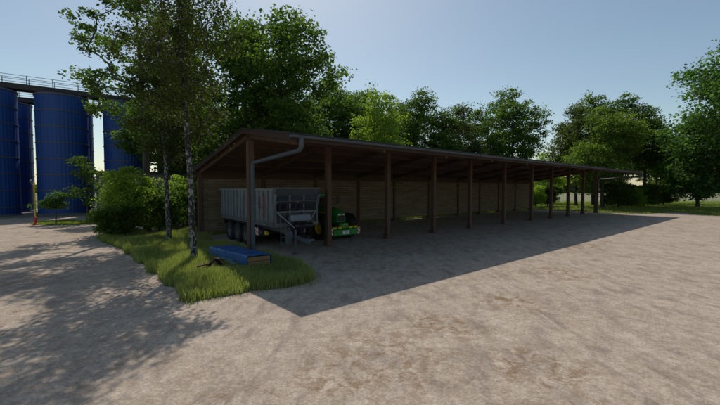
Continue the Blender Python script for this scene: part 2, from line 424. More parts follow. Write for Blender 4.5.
def grass(name, poly, count, h0, h1, w, m, label=None, clump=.5, z=.0, edge_soft=True):
    poly = [(p[0], p[1]) for p in poly]; A = np.array(poly)
    lo, hi = A.min(0), A.max(0); pts = []; tot = 0
    while tot < count:
        P = RNG.uniform(lo, hi, (count*2, 2)); P = P[in_poly(P, poly)]
        k = .5+.5*np.sin(P[:,0]*2.1+np.sin(P[:,1]*1.7)*2)*np.sin(P[:,1]*2.6+np.sin(P[:,0]*1.3)*2)
        P = P[RNG.random(len(P)) > clump*(1-k)]; pts.append(P); tot += len(P)
    P = np.concatenate(pts)[:count]; n = count
    k = .5+.5*np.sin(P[:,0]*1.3+P[:,1]*.9)*np.sin(P[:,1]*1.1-P[:,0]*.7)
    hh = (h0+(h1-h0)*k)*RNG.uniform(.55, 1.15, n); ang = RNG.uniform(0, 2*PI, n)
    lean = RNG.uniform(.05, .45, n)*hh; la = RNG.uniform(0, 2*PI, n)
    d = np.stack([np.cos(ang), np.sin(ang)], 1)*(w*RNG.uniform(.6, 1.4, n))[:, None]; l = np.stack([np.cos(la), np.sin(la)], 1)*lean[:, None]
    V = np.zeros((n, 6, 3)); 
    for i, (t, ws) in enumerate(((0, 1), (.55, .8), (1, .12))):
        c = P + l*t**2
        V[:, i*2, :2] = c-d*ws; V[:, i*2+1, :2] = c+d*ws; V[:, i*2:i*2+2, 2] = (z+hh*t*(1-.12*t))[:, None]
    base = np.arange(n)[:, None]*6
    Fq = np.concatenate([base+np.array([0,1,3,2]), base+np.array([2,3,5,4])], 0)
    o = np_mesh(name, V.reshape(-1, 3), Fq, m); o['kind'] = 'stuff'
    if label: o['label'] = label
    o['category'] = 'grass'
    return o

isl_px = [(311,282),(289,287),(254,292),(222,297),(190,303),(181,300),(172,288),(157,277),(137,262),(121.5,249),(101,241.5),(99,238),(112,233.5),(138,231),
          (146,236),(168,237.5),(182,232),(192,231),(200,233.5),(206,238),(213,243),(233,247.5),(255,253.5),(275,258),(298,265),(310,272)]
isl = [gp(x, y) for x, y in isl_px]; isl = [(p.x, p.y) for p in isl]
def ragged(poly, amp=.16, step=.35, seed=1):
    rg_ = random.Random(seed); out = []
    for i, (x0, y0) in enumerate(poly):
        x1, y1 = poly[(i+1) % len(poly)]; d = math.hypot(x1-x0, y1-y0); k = max(1, int(d/step))
        for j in range(k):
            t = j/k; ph = len(out)*.9; o_ = amp*(.5*math.sin(ph)+.35*math.sin(ph*2.3+1)+rg_.uniform(-.4, .4))
            out.append((x0+(x1-x0)*t-(y1-y0)/d*o_, y0+(y1-y0)*t+(x1-x0)/d*o_))
    return out
isl_ctrl = isl; isl = ragged(isl)
sheet('grass_bed', isl, .018, rough_mat('mossy_soil', (.05, .06, .02), (.09, .105, .035), 3, 1))
grass('tall_grass', isl, 100000, .26, .54, .009, M['grass'], 'tall bright green grass growing round the birch trunks beside the shed', .25, .015)
# straggling rim of the island
rim = []
cx, cy = sum(p[0] for p in isl)/len(isl), sum(p[1] for p in isl)/len(isl)
rimp = [((x-cx)*1.035+cx+.1*math.sin(i*2.3), (y-cy)*1.03+cy+.08*math.cos(i*1.7)) for i, (x, y) in enumerate(isl)]
grass('grass_fringe', rimp, 9000, .06, .22, .009, M['grass'], 'short ragged grass at the rim of the grassy island', .6, .01)
# strips along the wall, in front of the silos, far verge
bw = [shed_pt(-.6, -WID-.35), shed_pt(LEN+1, -WID-.35), shed_pt(LEN+1, -WID-2.2), shed_pt(-.6, -WID-2.2)]
grass('wall_grass', [(p.x, p.y) for p in bw], 16000, .25, .5, .016, M['grass'], 'sunlit grass growing behind the back wall of the shed', .4)
sp_ = [gp(30, 224.6), gp(60, 225.4), gp(100, 224), gp(112, 222.5), gp(104, 220.5), gp(60, 220.6), gp(38, 221.5)]
sheet('grass_verge', [(p.x, p.y) for p in sp_], .016, M['ground'])
grass('verge_grass', [(p.x, p.y) for p in sp_], 9000, .08, .2, .02, M['drygrass'], 'strip of short grass in front of the blue silos', .4)
fv = [(p.x, p.y+.3) for p in far] + [(92, 52), (92, 90), (30, 90), (wr.x, wr.y+5)]
grass('meadow_grass', fv, 45000, .12, .3, .035, M['drygrass'], 'rough meadow grass at the far edge of the yard', .55)
bl = [(wl.x-2.8, wl.y+2.4), (wl.x-.3, wl.y+.3), (wl.x+12, wl.y+10), (wl.x, wl.y+18), (-18.5, 42)]
grass('understorey_grass', bl, 14000, .15, .35, .02, M['drygrass'], 'grass under the trees behind the left end of the shed', .4)

# ------------------------------------------------------------------ trees
def perp(d):
    a = np.where(np.abs(d[:, 2:3]) < .9, np.array([[0, 0, 1.]]), np.array([[1., 0, 0]]))
    s = np.cross(d, a); s /= np.linalg.norm(s, axis=1)[:, None]+1e-9; return s, np.cross(s, d)

def crown_clusters(rng, lobes, n, mind, shell=.55):
    """points inside a union of ellipsoid lobes (cx,cy,cz,rx,ry,rz), preferring the outside"""
    L_ = np.array(lobes); out = []
    tries = 0
    while len(out) < n and tries < 60:
        tries += 1
        i = rng.integers(0, len(L_), 400); d = rng.normal(size=(400, 3)); d /= np.linalg.norm(d, axis=1)[:, None]
        r = np.where(rng.random(400) < shell, rng.uniform(.82, 1.06, 400), rng.random(400)**.5)
        r *= 1+.16*np.sin(d[:, 0]*7+i)*np.sin(d[:, 2]*6+d[:, 1]*5)
        P = L_[i, :3]+d*L_[i, 3:]*r[:, None]
        for p in P:
            if len(out) >= n: break
            if not out or np.min(np.sum((np.array(out)-p)**2, 1)) > mind*mind: out.append(p)
    return np.array(out)

def make_tree(name, seed, lobes, trunk_pts, trunk_r, n_cl, mind, leaves, leaf, spread, leafmat, bark, droop=0., stems=None, flat=.6, thick=.030):
    rng = np.random.default_rng(seed)
    C = crown_clusters(rng, lobes, n_cl, mind)
    # skeleton ------------------------------------------------------
    tp = [np.array(p, float) for p in trunk_pts]; dense = []
    for i in range(len(tp)-1):
        k = max(2, int(np.linalg.norm(tp[i+1]-tp[i])/.5))
        for j in range(k): dense.append(tp[i]+(tp[i+1]-tp[i])*j/k)
    dense.append(tp[-1]); dense = np.array(dense); nt = len(dense)
    jit = rng.normal(size=(nt, 3))*.03; jit[:, 2] = 0; jit[:2] = 0; dense += np.cumsum(jit, 0)*.5
    nodes = [d for d in dense]; par = [-1]+list(range(nt-1))
    low = C[:, 2].min(); start = next((i for i in range(nt) if dense[i, 2] > max(low-1.2, .25*dense[-1, 2])), nt//2)
    root = dense[start]
    order = np.argsort(np.linalg.norm((C-root)*np.array([1, 1, .55]), axis=1))
    depth = np.linalg.norm(dense, axis=1)*0.0
    for ci in order:
        c = C[ci]; A = np.array(nodes[start:]); v = c-A; dd = np.linalg.norm(v, axis=1)
        cost = dd*(1+.5*np.clip(-(v[:, 2])/(dd+1e-6), 0, 1)) + .35*np.linalg.norm(A-root, axis=1)*.35
        j = int(np.argmin(cost))+start; p = nodes[j]; L = np.linalg.norm(c-p)
        prev = j; k = max(1, int(L/.8))
        for t in range(1, k+1):
            q = p+(c-p)*t/k
            if t < k: q = q+rng.normal(size=3)*.07*min(L, 2); q[2] += .08*L*math.sin(PI*t/k)
            nodes.append(q); par.append(prev); prev = len(nodes)-1
    Nn_ = np.array(nodes); par = np.array(par); w = np.zeros(len(Nn_)); 
    child = np.bincount(par[par >= 0], minlength=len(Nn_)); w[child == 0] = 1
    w += .15
    for i in range(len(Nn_)-1, 0, -1):
        if par[i] >= 0: w[par[i]] += w[i]
    r = np.minimum(thick*w**.48*.55, trunk_r)
    hfrac = np.linspace(0, 1, nt); r[:nt] = trunk_r*(1-hfrac)**.8*.95+.015; r[0] *= 1.25
    e = np.array([i for i in range(1, len(Nn_)) if par[i] >= 0]); ns = 6
    a = Nn_[par[e]]; b = Nn_[e]; d = b-a; d /= np.linalg.norm(d, axis=1)[:, None]+1e-9; s, u = perp(d)
    ra = np.where(e < nt, r[par[e]], np.minimum(r[par[e]], r[e]*1.35)); rb = r[e]
    vs = []
    for P, rr in ((a, ra), (b+d*(rb*.3)[:, None], rb)):
        for k in range(ns):
            t = 2*PI*k/ns; vs.append(P+(s*math.cos(t)+u*math.sin(t))*rr[:, None])
    V = np.stack(vs, 1); ne = len(e); base = np.arange(ne)[:, None]*2*ns
    Fq = np.concatenate([base+np.array([k, (k+1) % ns, ns+(k+1) % ns, ns+k]) for k in range(ns)], 0)
    tv = V.reshape(-1, 3)
    if stems:
        pass
    # leaves --------------------------------------------------------
    tips = np.concatenate([C, Nn_[nt:][rng.random(len(Nn_)-nt) < .45]]); ks = rng.integers(int(leaves*.5), int(leaves*1.4)+1, len(tips))
    idx = np.repeat(np.arange(len(tips)), ks); n = len(idx)
    # each cluster gets its own flattened, tilted spray
    cd_ = rng.normal(size=(len(tips), 3)); cd_[:, 2] *= .4; cd_ /= np.linalg.norm(cd_, axis=1)[:, None]
    cs = spread*rng.uniform(.6, 1.3, len(tips))
    g = rng.normal(size=(n, 3)); g /= np.linalg.norm(g, axis=1)[:, None]; g *= rng.random(n)[:, None]**.45
    g[:, 2] *= flat
    along = (g*cd_[idx]).sum(1)[:, None]*cd_[idx]
    P = tips[idx]+(g+along*.7)*cs[idx][:, None]
    P[:, 2] -= droop*rng.random(n)**1.5
    nrm = rng.normal(size=(n, 3)); nrm[:, 2] = np.abs(nrm[:, 2])+.5; nrm /= np.linalg.norm(nrm, axis=1)[:, None]
    ax = rng.normal(size=(n, 3)); ax[:, 2] -= .3; ax -= (ax*nrm).sum(1)[:, None]*nrm; ax /= np.linalg.norm(ax, axis=1)[:, None]
    sd = np.cross(nrm, ax); L = (leaf*rng.uniform(.6, 1.3, n))[:, None]
    V2 = np.stack([P-ax*L*.5, P+sd*L*.33-nrm*L*.08, P+ax*L*.55-nrm*L*.1, P-sd*L*.33-nrm*L*.08], 1).reshape(-1, 3)
    F2 = np.arange(n*4).reshape(-1, 4)
    t = bpy.data.objects.new(name, None); COL.objects.link(t); t.empty_display_size = .5
    to = np_mesh('trunk', tv, Fq, bark, t, True); co = np_mesh('crown', V2, F2, leafmat, t)
    return t

def place(t, loc, rz=0, sc=1, label=None, cat='tree', group=None, first=[set()], name=None, leafmat=None, zs=1):
    if t.name in first[0]: o = copy_tree(t)
    else: first[0].add(t.name); o = t
    o.location = loc; o.rotation_euler = (0, 0, rz); o.scale = (sc, sc, sc*zs)
    for k in ('label', 'category', 'group'):
        if k in o: del o[k]
    tag(o, label, cat, group)
    if name: o.name = name
    if leafmat:
        for ch in o.children: pass
    return o

def lobes_round(h, r, seed, n=9, low=.3, squat=1.):
    rg = random.Random(seed); out = []
    zc = h*(low+1)/2; hz = h*(1-low)/2
    out.append((0, 0, zc, r*.62, r*.62, hz*.8))
    for i in range(n):
        t = rg.uniform(-.8, .8); a = i*2.4+rg.uniform(-.4, .4); rr = r*math.sqrt(max(.05, 1-t*t))*rg.uniform(.5, .72)
        q = rg.uniform(.26, .42)*r
        out.append((math.cos(a)*rr, math.sin(a)*rr, zc+t*hz*.85, q*1.15, q*1.15, q))
    out.append((r*.1, -r*.1, h-.22*r, r*.3, r*.3, r*.28))
    return out

def std_tree(name, seed, h, r, leafmat, low=.22, n=230, leaves=70, leaf=.3, spread=1.0, tr=.3, bark='barkdark', mind=.75, nl=9):
    return make_tree(name, seed, lobes_round(h, r, seed, nl, low), [(0,0,-.1), (.1,.05,h*.3), (-.1,.1,h*.6), (0,0,h*.9)], tr, n, mind, leaves, leaf, spread, M[leafmat], M[bark])

T1 = std_tree('broadleaf_tree', 3, 18, 5.2, 'oak', .2, 190, 85, .30, .98, .32, mind=1.0, nl=12)
T2 = std_tree('broadleaf_tree', 8, 18, 4.6, 'oak', .16, 190, 80, .30, .95, .3, mind=.95, nl=11)
T3 = std_tree('broadleaf_tree', 21, 13, 3.9, 'bright', .12, 200, 80, .26, .9, .22)
T4 = std_tree('broadleaf_tree', 34, 16, 3.6, 'dull', .15, 200, 60, .28, .95, .26)
T5 = std_tree('broadleaf_tree', 55, 20, 7.2, 'bluegreen', .06, 400, 75, .34, 1.25, .42, nl=15)
T6 = std_tree('broadleaf_tree', 91, 15, 5.2, 'mid', .06, 300, 75, .28, 1.0, .3, mind=.9, nl=13)
G = 'trees behind the shed'
# tall pair left of centre
place(T1, ray(279, 35), 0.6, 1.12, 'tallest dark broadleaf tree behind the left end of the shed roof', group=G)
place(T2, ray(247, 36.5), 1.9, 1.16, 'tall dark tree standing between the birches and the tallest broadleaf', group=G)
place(T4, ray(214, 42), 0.3, .95, 'duller green tree standing behind the birches with a blue silo showing beside it', group=G)
place(T1, ray(331, 47), 2.6, 1.0, 'dark tree with a stepped top just right of the tallest broadleaf', group=G)
place(T2, ray(352, 51), 4.0, .95, 'dark tree rising behind the bright yellow green tree, left side', group=G)
place(T3, ray(375, 40), .9, 1.08, 'bright yellow green round tree behind the shed roof, centre left', group=G)
place(T1, ray(424, 51), 5.1, .94, 'dark tree with pointed top, just right of the bright round tree', group=G)
place(T2, ray(404, 56), 2.2, .86, 'dark tree filling the gap between the bright round tree and the pointed one', group=G)
place(T4, ray(458, 53), 1.4, .98, 'olive dull tree left of the isolated round dark tree', group=G)
place(T2, ray(474, 60), .2, .94, 'slim dark tree tucked behind the olive dull tree', group=G)
place(T1, ray(512, 62), 3.3, 1.14, 'large round dark tree behind the right half of the roof', group=G)
place(T3, ray(545, 80), 3.0, .88, 'small pale tree seen low in the gap right of the large round dark tree', group=G)
place(T4, ray(190, 46), 2.1, 1.3, 'dense dull tree directly behind the two birches', group=G)
place(T2, ray(362, 60), 1.2, 1.12, 'distant dark tree showing left of the bright yellow green tree', group=G)
place(T1, ray(392, 62), .2, 1.0, 'distant dark tree showing right of the bright yellow green tree', group=G)
place(T2, ray(168, 45), 3.7, 1.2, 'tall dark tree seen between the open crowned tree and the birches', group=G)
G2 = 'trees beyond the far end of the shed'
place(T4, ray(576, 68), 2.2, 1.2, 'olive tree at the left edge of the clump beyond the shed', group=G2)
place(T2, ray(593, 72), 3.1, 1.25, 'tall dark tree with pointed top, highest of the clump beyond the shed', group=G2)
place(T1, ray(620, 69), 1.2, 1.18, 'broad dark tree at the right of the clump beyond the shed', group=G2)
place(T6, ray(603, 60), 2.2, 1.12, 'yellow green tree in front of the clump, its trunk beside the last post', group=G2)
place(T1, ray(643, 70), 5.4, .98, 'lower dark tree between the clump and the big tree at the right edge', group=G2)
place(T1, ray(657, 80), 2.0, .82, 'distant dark tree half hidden behind the big right hand tree', group=G2)
place(T5, ray(737, 52), 0.5, 1.32, 'huge cool green tree with low branches at the right edge of the picture', group=G2)
place(T5, ray(698, 64), 2.4, .8, 'cool green spreading tree behind the huge one at the right edge', group=G2)
# fill further back
G3 = 'background trees in the gaps'
for i, (px, d, k, t, lab) in enumerate([(262, 50, .9, T2, 'background tree in the gap between the two tallest trees'), (312, 52, .9, T4, 'olive background tree between the tallest tree and its neighbour'),
        (384, 66, .95, T1, 'background tree peeping out above the bright round tree'), (438, 68, .8, T2, 'background tree behind the pointed dark tree'),
        (492, 72, .72, T4, 'low olive background tree left of the large round tree'), (610, 84, .9, T2, 'background tree deep inside the far clump'),
        (232, 55, .85, T1, 'background tree low behind the shed gable')]):
    place(t, ray(px, d), i*1.7, k, lab, group=G3)

# birches (near) ----------------------------------------------------
def birch(seed, h, r, lean, low, n, leaves, leaf, leafm, bark, tr, droop=.5):
    rg = random.Random(seed); lob = []
    for i in range(13):
        t = i/12; z = low+(h-low)*t; rr = r*(.55+.55*math.sin(PI*min(1, t*.9+.08)))
        a = i*2.4
        lob.append((math.cos(a)*rr*.5+lean[0]*z/h, math.sin(a)*rr*.5+lean[1]*z/h, z, rr*.55, rr*.55, (h-low)/11))
    tp = [(0,0,-.1), (lean[0]*.2, lean[1]*.2, h*.25), (lean[0]*.45, lean[1]*.5, h*.5), (lean[0]*.8, lean[1]*.8, h*.78), (lean[0], lean[1], h*.96)]
    return make_tree('birch_tree', seed, lob, tp, tr, n, .72, leaves, leaf, .52, M[leafm], M[bark], droop, thick=.024)
bB = birch(5, 15.5, 2.35, (-.7, .3), 6.6, 130, 112, .135, 'birchleaf', 'birch', .165)
place(bB, gp(194.5, 262.5), .4, 1, 'nearest birch with black and white bark beside the blue timber pack', 'birch tree')
bA = birch(9, 13.2, 1.9, (-.3, .1), 5.8, 90, 115, .145, 'birchleaf', 'birch', .15)
place(bA, gp(169, 243.8), 2.0, 1, 'thinner birch with mottled bark left of the nearest birch', 'birch tree')
# spreading tree on the left with steep open limbs
lobL = []
rg = random.Random(4)
for i in range(17):
    a = i*2.4; t = (i+.5)/17; z = 8.5+12.5*t; rr = 3.9*math.sin(PI*(.18+.72*t))
    lobL.append((math.cos(a)*rr, math.sin(a)*rr, z+rg.uniform(-.5, .5), 1.35, 1.35, 1.2))
lobL += [(0, 0, 17, 2.2, 2.2, 3), (-3.6, .5, 12.2, 1.4, 1.2, 1.), (-4.2, -.3, 9.9, 1.2, 1., .7), (2.4, .5, 8.8, 1.4, 1.2, .9), (.4, -.6, 7.3, 1, 1, .8)]
tL = make_tree('broadleaf_tree', 77, lobL, [(0,0,-.1), (0,0,6), (-.3,.1,12), (-.5,0,19)], .27, 125, .75, 95, .22, .68, M['oak'], M['barkdark'], .2, thick=.034)
pL = gp(147.5, 231.5)
place(tL, pL, 0, 1, 'open crowned tree with steep bare limbs, leftmost on the grassy island')

# bushes ------------------------------------------------------------
def bush_tree(name, seed, h, r, leafm, n=150, leaves=90, leaf=.16, nl=12):
    rg = random.Random(seed); lob = []
    for i in range(nl):
        a = i*2.4; t = rg.random(); rr = r*rg.uniform(.35, .75)*(1-.4*t)
        lob.append((math.cos(a)*rr, math.sin(a)*rr, h*(.16+.66*t), r*.38, r*.38, h*.17))
    return make_tree(name, seed, lob, [(0,0,-.05), (.05,.05,h*.35), (0,0,h*.7)], .09, n, .4, leaves, leaf, .55, M[leafm], M['barkdark'], thick=.02)
b1 = bush_tree('bush', 14, 5.3, 2.5, 'bright', 190, 85, .17)
b2 = bush_tree('bush', 15, 3.6, 2.3, 'oak', 130, 85, .19)
p = gp(133, 233.5)
place(b1, p, .2, 1, 'big bright green bush left of the birches on the grassy island', 'bush')
place(b2, gp(110, 238.5), 1.0, .62, 'low dark shrub at the left tip of the grassy island', 'bush')
place(b2, gp(160, 232), 2.0, .95, 'dark green shrub between the bright bush and the thinner birch', 'bush')
place(b1, gp(183, 226.5), 4.0, .92, 'leafy bush seen between the two birch trunks beside the shed corner', 'bush')
place(b2, ray(205, 36), 3.0, 1.3, 'dark bush just behind the back left corner of the shed', 'bush')
place(b1, ray(226, 41), 1.1, 1.15, 'bright bush showing above the gable behind the shed left end', 'bush')
# row of understorey shrubs behind the shed and at the far end
shr = [(268, 36), (300, 39), (335, 42), (420, 49), (452, 54), (482, 60), (536, 63), (548, 66), (618, 60), (632, 61.5), (645, 64), (664, 70)]
SL = ['behind the shed wall under the tallest tree', 'behind the shed wall right of the tallest tree', 'behind the wall behind the tractor', 'behind the wall under the pointed tree',
      'behind the wall under the olive tree', 'behind the wall left of the large round tree', 'just right of the far end of the back wall', 'between the far end of the back wall and the open field',
      'in front of the far clump right of the last post', 'below the tip of the gutter at the far end', 'right of the gutter tip beyond the shed', 'beside the huge right hand tree, left of its trunk']
for i, (px, d) in enumerate(shr):
    place(b2 if i % 3 else b1, ray(px, d), i*1.3, (1.25 if i % 3 else .8)*(1 if i < 10 else .95), 'shrub '+SL[i], 'bush', 'understorey shrubs')
# hedge of far trees on the horizon: single far-off wood
def far_wood():
    n = 60000; V = []
    rng = np.random.default_rng(2); x = rng.uniform(-420, 420, n); 
    x = x[(x < -40) | (x > 60)]; n = len(x)
    hh = 7+4*np.sin(x*.05)+3*np.sin(x*.13+1)+2*np.sin(x*.31); z = rng.random(n)**.6*hh; y = 250+rng.normal(size=n)*6+np.abs(x)*.15
    P = np.stack([x, y, z], 1); s = rng.normal(size=(n, 4, 3))*1.0
    base = np.array([[-1, 0, 0], [0, 0, -1], [1, 0, 0], [0, 0, 1]])*1.0
    V = P[:, None, :]+base[None]+s*.4
    o = np_mesh('far_wood', V.reshape(-1, 3), np.arange(n*4).reshape(-1, 4), M['dull']); tag(o, 'distant wood along the horizon beyond the meadow', 'wood', kind='stuff')
far_wood()
# saplings by the silos
sap = make_tree('sapling', 31, [(-.5,0,2.6,.9,.8,.5), (.5,.2,3.2,.7,.6,.5), (.1,-.2,4.2,.8,.7,.6), (-.4,.1,5.2,.6,.6,.4), (.2,0,1.9,.5,.5,.3)], [(0,0,0), (.05,0,2), (0,.05,5)], .05, 46, .4, 26, .19, .42, M['oak'], M['barkdark'], thick=.02)
place(sap, gp(87, 222.5), .3, 1.18, 'taller sapling in the grass strip before the second blue silo', 'sapling')
sap2 = make_tree('sapling', 37, [(-.5,0,1.9,.8,.7,.4), (.6,.1,1.8,.6,.6,.35), (0,-.1,2.6,.6,.6,.5)], [(0,0,0), (.03,0,1), (0,.03,2.6)], .04, 30, .35, 55, .17, .4, M['bluegreen'], M['barkdark'], thick=.02)
place(sap2, gp(56, 224), 1.3, 1.02, 'short sapling in the grass strip near the yellow pole', 'sapling')

# ------------------------------------------------------------------ silos
SB = H*4.41
def make_silo():
    t = thing('silo', '', 'silo')
    b = MB(); prof = [(SR, .16)]
    zz = .16
    b.lathe([(SR, .16), (SR, SB), (SR-.02, SB+.02)], 64)
    body = b.build('body', M['silo'], t)
    # vertical sheet seams as thin ribs inside the same body
    rf = MB().lathe([(SR+.03, SB-.02), (SR+.05, SB+.08), (SR*.55, SB+.32), (.35, SB+.5), (.35, SB+.62), (.01, SB+.62)], 64).build('roof', M['silo'], t)
    k = 0; z = SB-2.0
    while z > .5:
        MB().lathe([(SR-.02, z-.05), (SR+.045, z-.05), (SR+.06, z), (SR+.045, z+.05), (SR-.02, z+.05)], 64).build('band', M['band'], t); z -= 1.97
    MB().lathe([(SR-.02, SB-.14), (SR+.07, SB-.14), (SR+.09, SB-.03), (SR+.07, SB+.02), (SR-.02, SB+.02)], 64).build('rim', M['band'], t)
    fe = MB().lathe([(SR+.0, .1), (SR+.16, .16), (SR+.16, .3), (SR+.002, .34)], 64).build('footing', M['concrete'], t)
    # ladder rails on one side
    ld = MB(); 
    for s_ in (-.22, .22): ld.tube([(s_, SR+.18, .4), (s_, SR+.18, SB+.9)], .025, 6)
    for i in range(int(SB/.35)): ld.tube([(-.22, SR+.18, .5+i*.35), (.22, SR+.18, .5+i*.35)], .015, 5)
    for i in range(7): ld.beam((-.22, SR, 1+i*2.1), (-.22, SR+.18, 1+i*2.1), .03, .03); ld.beam((.22, SR, 1+i*2.1), (.22, SR+.18, 1+i*2.1), .03, .03)
    ld.build('ladder', M['rail'], t)
    return t
silo = make_silo()
sil_lab = ['leftmost blue silo of the front row, cut by the picture edge', 'blue silo of the front row behind the yellow pole and two saplings', 'blue silo of the front row partly hidden by the leftmost tree',
           'blue silo of the front row hidden among the tree crowns', 'blue silo of the front row glimpsed above the gable of the shed', 'last blue silo of the front row behind the tall dark trees']
first = True
for j in range(2):
    for i in range(-1, 5):
        o = silo if first else copy_tree(silo); first = False
        o.location = C2+sil_u*6.85*i+sil_n*(8.35*j); o.rotation_euler = (0, 0, RZ+i*.3)
        lb = sil_lab[i+1] if j == 0 else sil_lab[i+1].replace('front row', 'back row').replace('behind the yellow pole and two saplings', 'seen in the gap right of the second front silo').replace('cut by the picture edge', 'showing right of the first front silo')
        o['label'] = lb; o['category'] = 'silo'; o['group'] = 'blue silos in two rows'

def catwalk(off, label):
    t = thing('catwalk', label, 'catwalk', C2+sil_n*off, math.atan2(sil_u.y, sil_u.x), 'catwalks over the silos')
    z1 = H*4.70; x0, x1 = -20, 34
    d = MB()
    d.box((x0, -.75, z1-.12), (x1, .75, z1)); d.build('deck', M['catwalk'], t)
    g = MB()
    for y in (-.66, .66): g.box((x0, y-.09, z1-.62), (x1, y+.09, z1-.122)); g.box((x0, y-.16, z1-.66), (x1, y+.16, z1-.622))
    for i in range(19): g.box((x0+i*3, -.57, z1-.5), (x0+i*3+.1, .57, z1-.3))
    g.build('girder', M['catwalk'], t)
    for y in (-.7, .7):
        r = MB()
        for z in (.5, 1.0): r.tube([(x0, y, z1+z), (x1, y, z1+z)], .028, 6)
        r.build('handrail', M['rail'], t)
        for i in range(23):
            q = MB(); q.box((x0+i*2.4, y-.035, z1), (x0+i*2.4+.07, y+.035, z1+1.0)); q.build('railing_post', M['rail'], t)
    for i in range(-1, 5):
        s_ = MB(); 
        for dx in (-1.3, 1.3): s_.box((6.85*i+dx-.09, -.6, SB+.1), (6.85*i+dx+.09, .6, z1-.66))
        s_.build('support', M['catwalk'], t)
catwalk(0, 'front railed catwalk running over the tops of the blue silos')
catwalk(8.35, 'rear railed catwalk over the back row of blue silos')

# low flat roofed building behind the bright bush
p0 = gp(97, 217.5); 
t = thing('outbuilding', 'low grey flat roofed concrete building between the silos and the bright bush', 'building', p0, R(16))
MB().box((0, 0, 0), (13, 6, 5.1)).build('wall', M['concrete'], t)
MB().box((-.35, -.35, 5.1), (13.35, 6.35, 5.42), bev=.03).build('roof', M['roofmetal'], t)
MB().box((2.2, -.06, .05), (5.2, 0, 3.6)).build('door', M['trim'], t)
# yellow pole with red foot
pp = gp(35.7, 225)
t = thing('yellow_pole', 'thin yellow pole on a red foot standing before the gap between the silos', 'pole', pp)
MB().tube([(0,0,.3), (0,0,4.0)], .055, 10).build('pole', M['yellow'], t)
MB().lathe([(.22,0),(.22,.08),(.11,.15),(.10,.6),(.13,.63),(.13,.72),(.06,.75),(.0,.76)], 16).build('foot', M['red'], t)
k = MB().tube([(0,0,3.7), (-.28,0,3.85), (-.3,0,4.05)], .03, 8); k.lathe([(.1,0),(.1,.16),(0,.2)], 10, Matrix.Translation((-.3,0,4.02))); k.build('lamp_head', M['rail'], t)

# ------------------------------------------------------------------ the open shed
shed = thing('open_shed', 'long open fronted timber shed with low roof, square posts and a boarded back wall', 'shed', F0, RZ)
PW = .145; ZR = 1.862*H; SL_ = .244/1.446; ZE = ZR - WID*SL_; ZG = ZR-OVER*SL_
RT = .10
def zroof(a): return ZR - abs(a)*SL_     # top of deck at offset a from the front post row (a>0 is outward)
def post(s, a, ztop):
    o = MB().box((s-PW, -a-PW, .0), (s+PW, -a+PW, ztop), bev=.012).build('post', M['post'], shed)
    MB().box((s-PW-.07, -a-PW-.07, 0.0), (s+PW+.07, -a+PW+.07, .3), bev=.02).build('base_block', M['post'], o)
for s in SP: post(s, 0, ZR-RT-.42)
for s in SP: post(s, -WID, ZE-RT-.30)
# roof: two slabs of boards with a dark sheet above
ex0, ex1 = -.24, LEN+.3
def slab(a0, a1, zt, zb, x0, x1, m, name):
    # a0..a1 offsets; thickness between zt and zb below roof line
    vs = []
    for x in (x0, x1):
        for a in (a0, a1):
            for dz in (zt, zb): vs.append((x, -a, zroof(a)+dz))
    fs = [(0,1,3,2), (4,6,7,5), (0,2,6,4), (1,5,7,3), (0,4,5,1), (2,3,7,6)]
    return MB().add(vs, fs).build(name, m, shed)
slab(-WID-.3, 0, 0, -RT, ex0+.03, ex1-.03, M['deck'], 'roof_boards'); slab(0, OVER-.02, 0, -RT, ex0+.03, ex1-.03, M['deck'], 'roof_boards')
rs = slab(-WID-.34, 0, .07, .004, ex0-.04, ex1+.04, M['roofmetal'], 'roof_sheet'); slab(0, OVER+.03, .07, .004, ex0-.04, ex1+.04, M['roofmetal'], 'roof_sheet')
for x0 in (ex0-.02, ex1-.03):
    slab(-WID-.32, 0, .002, -.22, x0, x0+.05, M['fascia'], 'fascia_board'); slab(0, OVER-.0, .002, -.22, x0, x0+.05, M['fascia'], 'fascia_board')
# rafters at every post, purlins along
for i, s in enumerate(SP):
    slab(-WID-.1, -.02, -RT-.002, -RT-.30, s-.07, s+.07, M['rafter'], 'rafter'); slab(.02, OVER-.1, -RT-.002, -RT-.30, s-.07, s+.07, M['rafter'], 'rafter')
bmz = lambda a: zroof(a)-RT-.30
MB().box((ex0+.05, -.1, ZR-RT-.42-.0), (ex1-.05, .1, ZR-RT-.312)).build('ridge_beam', M['rafter'], shed)
MB().box((ex0+.05, WID-.1, ZE-RT-.55), (ex1-.05, WID+.1, ZE-RT-.302)).build('wall_plate', M['rafter'], shed)
slab(-WID-.05, -WID+.05, -RT-.003, -RT-.31, ex0+.06, ex1-.06, M['rafter'], 'infill_board')
for a in (-WID*.25, -WID*.5, -WID*.75, OVER*.33, OVER*.66):
    slab(a-.06, a+.06, -RT-.003, -RT-.16, ex0+.06, ex1-.06, M['rafter'], 'purlin')
